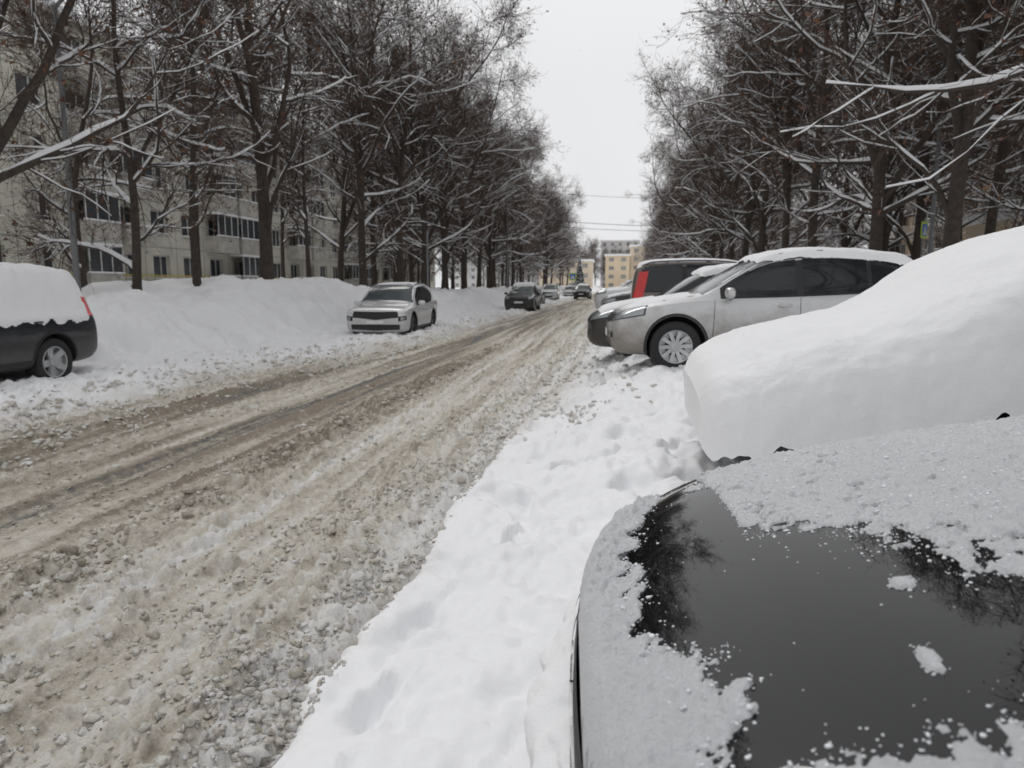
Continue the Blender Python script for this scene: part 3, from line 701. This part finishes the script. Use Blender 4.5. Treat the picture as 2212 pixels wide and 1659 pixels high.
SUV=dict(L=4.41,W=1.82,r=.35,fo=.88,wb=2.64,crown=.06,style=10,ws=(1.22,2.06),rw=(4.0,4.26),front=.76,hl=(34,62),tl=(34,62,.92,1.1),
 wins=[(1.52,2.46),(2.55,3.38),(3.44,4.0)],wtaper=.75,doors=[1.38,2.5,3.45],handles=[2.3,3.25],rails=(2.1,3.9),
 st=[(0,.42,.60,.66,.50,.42),(.03,.30,.68,.74,.70,.56),(.12,.23,.76,.83,.80,.66),(.32,.21,.85,.92,.875,.74),(.6,.21,.91,.99,.90,.77),(.95,.21,.955,1.04,.91,.78),(1.2,.21,.98,1.08,.91,.775),
 (1.32,.21,.985,1.14,.91,.75),(1.65,.21,.99,1.36,.91,.70),(1.95,.21,1.0,1.53,.91,.66),(2.15,.21,1.005,1.60,.91,.645),(2.55,.21,1.02,1.655,.91,.64),(3.0,.21,1.04,1.66,.91,.635),(3.5,.21,1.07,1.63,.91,.63),(3.9,.22,1.10,1.575,.90,.61),(4.02,.23,1.10,1.53,.89,.60),(4.2,.25,1.10,1.34,.87,.63),(4.31,.27,1.04,1.14,.84,.68),(4.38,.32,.90,.97,.80,.66),(4.41,.40,.72,.78,.70,.5)])
def scaled(sp,kx,kz,kw=1,**kw_):
    n=dict(sp); n['st']=[(d*kx,zl*kz,zb*kz,zt*kz,w*kw,wt*kw) for d,zl,zb,zt,w,wt in sp['st']]
    n['L']=sp['L']*kx; n['W']=sp['W']*kw
    for k in ('fo','wb'): n[k]=sp[k]*kx
    for k in ('ws','rw','rails'): 
        if k in sp: n[k]=tuple(v*kx for v in sp[k])
    n['wins']=[(a*kx,b*kx) for a,b in sp['wins']]; n['doors']=[d*kx for d in sp['doors']]; n['handles']=[d*kx for d in sp['handles']]
    n['front']=sp['front']*kz; n.update(kw_); return n
TUC=scaled(SUV,1.04,1.03,1.05,style=5,wide_grille=True,r=.38,front=.80)
TUC['st']=[(0,.36,.68,.76,.72,.64),(.03,.27,.78,.86,.86,.76),(.12,.23,.87,.95,.93,.81),(.32,.22,.92,1.0,.95,.84),(.62,.22,.96,1.05,.955,.85)]+[(.98,.22,.98,1.08,.955,.86),(1.2,.22,.985,1.11,.955,.87),(1.30,.22,.99,1.16,.955,.86),(1.62,.22,.995,1.42,.955,.80),(1.88,.22,1.0,1.60,.955,.76),(2.12,.22,1.01,1.68,.955,.74),(2.6,.22,1.03,1.72,.955,.735),(3.1,.22,1.05,1.725,.955,.73),(3.65,.22,1.10,1.70,.95,.72),(4.1,.23,1.14,1.66,.94,.71),(4.25,.24,1.14,1.60,.93,.70),(4.40,.26,1.14,1.38,.91,.72),(4.50,.28,1.08,1.16,.88,.72),(4.56,.34,.92,.99,.84,.7),(4.5864,.42,.74,.80,.74,.5)]
TUC['ws']=(1.24,2.02)
XTR=scaled(SUV,1.03,1.04,1.02,style=5,front=.86)
XTR['st']=[(0,.36,.72,.80,.70,.60),(.03,.27,.82,.90,.84,.74),(.12,.23,.90,.98,.90,.79),(.32,.22,.95,1.03,.92,.82),(.62,.22,.98,1.07,.93,.82),(.98,.22,1.0,1.10,.93,.81),(1.22,.22,1.01,1.13,.93,.80)]+XTR['st'][7:]
SEDAN=dict(L=4.7,W=1.82,r=.33,fo=.93,wb=2.7,crown=.05,style=5,ws=(1.36,2.12),rw=(3.2,3.85),front=.62,hl=(36,64),tl=(34,60,.78,.95),
 wins=[(1.62,2.5),(2.58,3.35)],wtaper=.5,doors=[1.5,2.54,3.4],handles=[2.35,3.2],
 st=[(0,.36,.58,.63,.56,.46),(.03,.26,.66,.71,.74,.60),(.10,.20,.715,.765,.82,.69),(.2,.18,.75,.805,.86,.74),(.35,.17,.79,.85,.885,.77),(.6,.17,.835,.905,.905,.785),(.95,.17,.875,.955,.91,.785),(1.25,.17,.90,.985,.91,.78),
 (1.42,.17,.91,1.03,.91,.75),(1.75,.17,.92,1.24,.91,.68),(2.05,.17,.93,1.38,.91,.63),(2.35,.17,.94,1.44,.91,.61),(2.8,.17,.95,1.45,.91,.60),(3.2,.17,.96,1.40,.91,.60),(3.6,.18,.97,1.22,.90,.64),(3.95,.19,.98,1.06,.89,.70),(4.35,.22,.97,1.04,.87,.70),(4.58,.26,.92,.99,.83,.66),(4.67,.32,.80,.86,.76,.6),(4.7,.40,.65,.7,.62,.5)])
PRADO=dict(L=4.78,W=1.88,r=.385,fo=.93,wb=2.79,crown=.07,style=5,ws=(1.45,2.1),rw=(4.62,4.72),front=.92,hl=(34,60),tl=(44,62,1.08,1.40),
 wins=[(1.7,2.6),(2.7,3.55),(3.65,4.45)],doors=[1.6,2.65,3.6],handles=[2.45,3.4],rails=(2.1,4.4),tw=.26,
 st=[(0,.45,.75,.82,.55,.45),(.03,.36,.86,.93,.76,.62),(.12,.30,.98,1.05,.86,.74),(.4,.29,1.04,1.12,.92,.80),(.9,.29,1.08,1.17,.94,.82),(1.35,.29,1.11,1.20,.94,.82),(1.5,.29,1.12,1.28,.94,.79),(1.8,.29,1.12,1.55,.94,.72),(2.05,.29,1.13,1.74,.94,.70),(2.3,.29,1.13,1.80,.94,.69),
 (3.0,.29,1.13,1.83,.94,.69),(3.9,.29,1.13,1.82,.94,.69),(4.4,.31,1.13,1.78,.93,.68),(4.6,.34,1.12,1.70,.915,.68),(4.68,.38,1.10,1.45,.90,.71),(4.74,.42,1.0,1.12,.88,.76),(4.78,.5,.82,.88,.8,.68)])
VAN=dict(L=4.45,W=1.76,r=.32,fo=.85,wb=2.75,crown=.07,style=5,ws=(1.05,1.85),rw=(4.36,4.42),front=.74,hl=(34,60),tl=(44,54,.9,1.5),
 wins=[(1.4,2.2),(2.3,3.2),(3.3,4.15)],doors=[1.25,2.25,3.25],handles=[2.1,3.1],rails=(1.9,4.2),
 st=[(0,.42,.58,.64,.5,.42),(.03,.30,.66,.72,.68,.54),(.12,.23,.76,.83,.78,.64),(.4,.21,.86,.94,.86,.73),(.8,.21,.93,1.02,.88,.76),(1.05,.21,.97,1.08,.88,.75),(1.3,.21,.98,1.28,.88,.71),(1.65,.21,.99,1.56,.88,.66),(1.9,.21,1.0,1.70,.88,.64),(2.3,.21,1.01,1.77,.88,.64),
 (3.0,.21,1.02,1.79,.88,.64),(3.8,.22,1.03,1.77,.88,.64),(4.2,.24,1.03,1.73,.87,.64),(4.33,.27,1.03,1.62,.86,.65),(4.39,.32,1.0,1.35,.84,.68),(4.43,.38,.9,1.0,.80,.66),(4.45,.46,.75,.82,.7,.6)])
SUV5=dict(SUV); SUV5['style']=5
c=Car(SUV,(2.02,10.95,.42),R(184),M_silver); c.details(); c.snow("roof_snow",1.95,4.1,.66,.06,1); c.snow("hood_snow",.35,1.2,.7,.015,3,.6)
c=Car(SUV5,(1.60,13.75,.28),R(183),M_dark); c.details(); c.snow("roof_snow",1.95,4.1,.66,.07,2); c.snow("hood_snow",.2,1.25,.76,.045,4,.15)
c=Car(VAN,(2.45,17.6,.40),R(0),M_grey); c.details(); c.snow("roof_snow",1.8,4.3,.60,.05,3)
c=Car(XTR,(3.9,21.4,.62),R(182),M_silver2); c.details(); c.snow("roof_snow",1.95,4.1,.66,.12,5)
c=Car(SEDAN,(1.7,25.4,.42),R(181),M_dark); c.details('sedan'); c.snow("roof_snow",2.0,3.3,.62,.10,6); c.snow("hood_snow",.2,1.3,.75,.03,7,.3)
c=Car(XTR,(1.3,29.3,.42),R(178),M_silver2); c.details(); c.snow("roof_snow",2.0,3.9,.62,.14,8)
c=Car(XTR,(1.4,34,.42),R(180),M_navy); c.details(); c.snow("roof_snow",1.95,4.1,.66,.14,10)
c=Car(SEDAN,(1.0,39,.42),R(180),M_grey); c.details('sedan'); c.snow("roof_snow",2.0,3.3,.62,.14,21)
c=Car(XTR,(1.0,45,.42),R(180),M_silver2); c.details(); c.snow("roof_snow",1.95,4.1,.66,.14,22)
c=Car(SEDAN,(.7,52,.42),R(180),M_dark); c.details('sedan'); c.snow("roof_snow",2.0,3.3,.62,.14,23)
c=Car(TUC,(-7.25,22.85,-.03),R(-88),M_silver2,rim=M_rimd); c.details(); c.snow("roof_snow",2.2,4.0,.62,.02,11,.2)
c=Car(XTR,(-6.05,45.4,-.02),R(-90),M_dark); c.details(); c.snow("roof_snow",1.95,4.1,.66,.10,12)
c=Car(SEDAN,(-6.9,57,.02),R(-90),M_dark); c.details('sedan'); c.snow("roof_snow",2.0,3.3,.62,.12,14)
c=Car(XTR,(-4.3,84,.03),R(-92),M_dark,name="car"); c.details(); c.snow("roof_snow",1.95,4.1,.66,.05,15)
c=Car(SEDAN,(.6,66,.2),R(90),M_silver2); c.details('sedan'); c.snow("roof_snow",2.0,3.3,.62,.15,16)
c=Car(XTR,(-7.2,74,.05),R(-90),M_silver2); c.details()
c=Car(SEDAN,(-6.6,97,.05),R(-90),M_silver2); c.details('sedan'); c.snow("roof_snow",2.0,3.3,.62,.12,24)
pr=Car(PRADO,(-9.83,8.95,.0),R(-90),M_navy); pr.details(); pr.snow("roof_snow",1.6,4.66,.8,.13,17,edge=.2,expo=.6)
def wallsnow(car,d0,d1,z0,z1,th,seed,sides=(1,-1),res=.03):
    for sg in sides:
        nd=int((d1-d0)/res)+1; nz=int((z1-z0)/res)+1; V=[];ok=[]
        for d in np.linspace(d0,d1,nd):
            for z in np.linspace(z0,z1,nz):
                h=car.cast((car.L/2-d,sg*1.6,z),(0,-sg,0))
                e=min(d-d0,d1-d,(z-z0)*1.0)/.12+1.3*float(fbm(np.array(d*3.),np.array(z*3.),5,seed))-.1
                t=th*min(1,max(0,e))**.5*(1+.3*float(pn(np.array(d*6.),np.array(z*6.),seed+3)))
                if h[0] is None: V.append((0,0,0)); ok.append(False)
                else: V.append(h[0]+h[1]*(t if e>0 else -.01)); ok.append(e>-.2)
        F=[f for f in gridfaces(nd,nz).tolist() if all(ok[i] for i in f)]
        mesh_obj("side_snow",V,F,[M_snowcar],car.root)
wallsnow(pr,1.7,4.60,.98,1.80,.025,70)
# ---- snow-buried car
BUR=dict(SEDAN); BUR['nomirror']=True
bc=Car(BUR,(2.93,4.92,.34),R(180),M_black); bc.details('sedan')
sx=[.50,.53,.58,.68,.85,1.1,1.45,1.72,1.92,2.2,2.5,3.0,3.6,4.1,4.5,4.9,5.25,5.36]
szh=[.98,1.08,1.15,1.22,1.31,1.385,1.47,1.60,1.75,1.88,1.98,2.06,2.08,1.98,1.80,1.62,1.45,1.2]
szl=[.72,.69,.67,.67,.70,.74,.80,.86,.86,.86,.86,.86,.86,.8,.8,.8,.75,.75]
sw=[.60,.74,.84,.92,.975,1.0,1.01,1.01,1.01,1.0,1.0,1.0,1.0,1.0,1.0,.96,.85,.6]
XX=np.concatenate([np.linspace(.50,.78,40),np.linspace(.78,5.0,240)[1:],np.linspace(5.0,5.36,14)[1:]])
def sm(a,kk=9):
    v=np.interp(XX,sx,a); k=np.ones(kk)/kk; return np.convolve(np.pad(v,kk//2,mode='edge'),k,'valid')
zh,zl_,ww=sm(szh),sm(szl),sm(sw,5)
th=np.linspace(0,np.pi,120); ct,stn=np.cos(th),np.sin(th); nq=120
yy=np.sign(ct)*np.abs(ct)**.66; zz=np.abs(stn)**.85
Xg=np.repeat(XX[:,None],nq,1); Yg=4.92+ww[:,None]*yy[None]; Zg=zl_[:,None]+(zh-zl_)[:,None]*zz[None]
nz=.040*fbm(Xg*.9,Yg*.9+Zg,2,90)+.010*fbm(Xg*4,Yg*4+Zg*4,5,93,.6)
lowe=.16*fbm(Xg*2.5,Yg*0+np.sign(Yg-4.92)*3,4,95)*(1-zz[None])**2
Zg=Zg+nz+lowe; Yg=Yg+nz*yy[None]
Xg=Xg-.05*np.exp(-((Xg-.5)/.12)**2)*(zz[None]**2)
Pw=np.stack([Xg,Yg,Zg],-1).reshape(-1,3)
F=gridfaces(len(XX),nq); A=np.array(bc.MW.inverted())
Pl=Pw@A[:3,:3].T+A[:3,3]
cidx=len(Pl); Pl=np.concatenate([Pl,[Pl[:nq].mean(0)]])
mesh_obj("snow_covering",Pl,F[:,::-1],[M_snowcar],bc.root)
mesh_obj("snow_front",Pl,[(cidx,j,j+1) for j in range(nq-1)]+[(cidx,nq-1,0)],[M_snowcar],bc.root)
# ---- black car in the foreground
FG=dict(SEDAN)
FG['st']=[(0,.36,.57,.62,.26,.18),(.02,.27,.645,.695,.44,.33),(.06,.22,.69,.745,.56,.45),(.12,.20,.73,.785,.66,.54),(.2,.18,.765,.82,.74,.62),(.33,.17,.81,.862,.815,.695),(.5,.17,.845,.90,.865,.745),(.7,.17,.875,.93,.895,.77),(.95,.17,.905,.96,.91,.785),(1.25,.17,.93,.985,.91,.78)]+SEDAN['st'][8:]
fg=Car(FG,(2.305,1.40,.355),R(184),M_black,sub=3,pitch=R(3)); fg.details('sedan')
for sg in (1,-1):
    g=[]
    for d in np.linspace(.2,1.35,40):
        y=float(fg.col(5,d))*1.0+.035
        g.append([((fg.L/2-d,sg*(y+k),3),(0,0,-1)) for k in (-.004,.004)])
    fg.patch("bonnet_gap",g,M_seam,.0012)
A4=np.array(fg.MW)
def fgmask(DD,YY):
    xl=fg.L/2-DD
    wx=A4[0,0]*xl+A4[0,1]*YY+A4[0,3]; wy=A4[1,0]*xl+A4[1,1]*YY+A4[1,3]
    n1=fbm(wx*5,wy*5,4,101); n2=fbm(wx*22,wy*14,5,105,.6)
    bd=np.interp(wx,[.24,.30,.42,.54,.7,1.2],[2.4,1.50,1.36,1.27,1.08,.95])
    m1=(wy-bd)/.13+.5*n1+.9*n2
    far=sst(1.4,2.0,wy)
    m1=m1-np.clip(fbm(wx*15,wy*32,3,120)-.46+.20*far,0,1)*9
    m1=np.minimum(m1,(YY+.80)/.03+.8*n2)
    lat=np.clip(np.abs(YY)/.8,0,1)
    x0=.02+.22*lat**2.2
    fw=np.interp(wy,[.5,.85,1.0,1.2,1.5,1.9,2.2],[.12,.15,.15,.10,.08,.07,.06])
    m2=(x0+fw-DD)/.05+.5*n1+.9*n2
    m2=np.where(wy<.90,m2-(.90-wy)*9,m2)
    m3=(.78-wy)/.05+.5*n1+.9*n2-np.where(wx<.2,2,0)
    m4=1.2-((wx-.33)/.085)**2-((wy-1.86)/.045)**2+.8*n2
    m5=1-((wx-.48)/.018)**2-((wy-1.12)/.02)**2+.5*n2
    m6=1-((wx-.44)/.014)**2-((wy-.92)/.03)**2+.6*n2
    return np.maximum.reduce([m1,m2,m3,m4,m5,m6]),m2,n2,x0,wx,wy
def fgsnow(s,DD,YY):
    m,m2,n2,x0,wx,wy=fgmask(DD,YY); n3=fbm(wx*60,wy*60,3,109)
    c=np.clip(m,0,1)
    t=.004*c**.7+.008*np.clip(n2+.2,0,1)*c+.005*np.clip(n3,-.5,1)*c+.022*np.clip(m2,0,1.5)*np.clip((x0+.09-DD)/.09,0,1)
    return m,np.maximum(t,.0010)
fg.snow("bonnet_snow",.012,1.40,.86,.01,res=.0050,func=fgsnow,mat=M_snowfine)
r=np.random.default_rng(31); V0,F0=ico(1); VV=[]
ns=90000; dd=r.uniform(.03,1.35,ns); yv=r.uniform(-.80,.80,ns); m_,_,_,_,_,_=fgmask(dd,yv)
pr_=np.where(m_>0,.14,np.exp(m_*3.2)*.45); keep=r.random(ns)<pr_; dd,yv,m_=dd[keep],yv[keep],m_[keep]
for d,y,mm in zip(dd,yv,m_):
    h=fg.cast((fg.L/2-d,y,3),(0,0,-1))
    if h[0] is None: continue
    z=h[0].z+(.008 if mm>0 else 0)
    VV.append(V0*np.array([1,1,.6])*r.uniform(.6,1.4,(1,3))*(r.gamma(1.6,.0006)+.0008)+np.array((h[0].x,h[0].y,z)))
for k in range(60):
    d=r.uniform(.25,1.2); y=r.uniform(-.6,.75); h=fg.cast((fg.L/2-d,y,3),(0,0,-1))
    VV.append(V0*np.array([1,1,.5])*(r.gamma(1.5,.0012)+.001)+np.array(h[0]))
mesh_obj("ice_crystals",np.concatenate(VV),np.concatenate([F0+i*len(V0) for i in range(len(VV))]),[M_speck],fg.root)
def nose():
    V=[];ok=[];na,nz=150,56
    for i,a in enumerate(np.linspace(R(-62),R(62),na)):
        for k,z in enumerate(np.linspace(.22,.60,nz)):
            dx,dy=math.cos(a),math.sin(a); cx=fg.L/2-.9
            h=fg.cast((cx+dx*3,dy*3,z),(-dx,-dy,0))
            nn=float(fbm(np.array(a*4.),np.array(z*7.),5,130)); e=min((z-.26)/.08,(.555-z)/.05)+.9*nn+.3
            t=.075*min(1.2,max(0,e))**.6*(1+.4*float(pn(np.array(a*9.),np.array(z*12.),133)))
            if h[0] is None: V.append((0,0,0)); ok.append(False)
            else: V.append(h[0]+h[1]*(t if e>0 else -.01)); ok.append(e>-.2)
    F=[f for f in gridfaces(na,nz).tolist() if all(ok[i] for i in f)]
    mesh_obj("nose_snow",V,F,[M_snowcar],fg.root)
nose()
fg.snow("roof_snow",2.1,3.1,.55,.12,20)
r=np.random.default_rng(9); n=140; V0,F0=ico(1)
pos=np.stack([r.uniform(-9,9,n),r.uniform(5,26,n),r.uniform(.8,9,n)],1)
V=(V0[None]*r.uniform(.003,.006,(n,1,1))+pos[:,None]).reshape(-1,3); F=(F0[None]+(np.arange(n)*len(V0))[:,None,None]).reshape(-1,3)
mesh_obj("falling_snowflakes",V,F,[M_snow])
# ---------------------------------------------------------------- world, sun, camera
w=bpy.data.worlds.new("World"); scene.world=w; w.use_nodes=True; nt=w.node_tree; bg=nt.nodes["Background"]
sky=N(nt,'ShaderNodeTexSky',sky_type='NISHITA'); sky.sun_disc=False
sd=Vector((-.35,.55,.8)).normalized()
sky.sun_elevation=math.asin(sd.z); sky.sun_rotation=math.atan2(sd.x,sd.y); sky.dust_density=4
hs=N(nt,'ShaderNodeHueSaturation'); hs.inputs['Saturation'].default_value=.12; nt.links.new(sky.outputs[0],hs.inputs['Color'])
tc=N(nt,'ShaderNodeTexCoord')
cf=noise(nt,1.6,5,.5,tc.outputs['Generated'])
cl_=N(nt,'ShaderNodeVectorMath',operation='SCALE'); cl_.inputs[0].default_value=(.99,.995,1.01)
nt.links.new(mrange(nt,cf,.3,.7,7.6,8.9),cl_.inputs['Scale'])
nt.links.new(mix(nt,.9,hs.outputs[0],cl_.outputs[0]),bg.inputs['Color']); bg.inputs['Strength'].default_value=.1
sl=bpy.data.lights.new("sun",'SUN'); sl.energy=.9; sl.angle=R(22); sl.color=(1,.98,.95)
so=bpy.data.objects.new("sun",sl); scene.collection.objects.link(so); so.rotation_euler=sd.to_track_quat('Z','Y').to_euler()
cam=bpy.data.cameras.new("camera"); co=bpy.data.objects.new("camera",cam); scene.collection.objects.link(co)
cam.sensor_width=36; cam.lens=720/1024*36; cam.clip_end=3000; cam.clip_start=.05
co.location=(0,0,1.6); co.rotation_euler=(R(90-7.8),0,R(8.5))
cam.dof.use_dof=True; cam.dof.focus_distance=2.6; cam.dof.aperture_fstop=4.5
scene.camera=co
scene.view_settings.view_transform='Standard'; scene.view_settings.look='None'; scene.view_settings.exposure=0
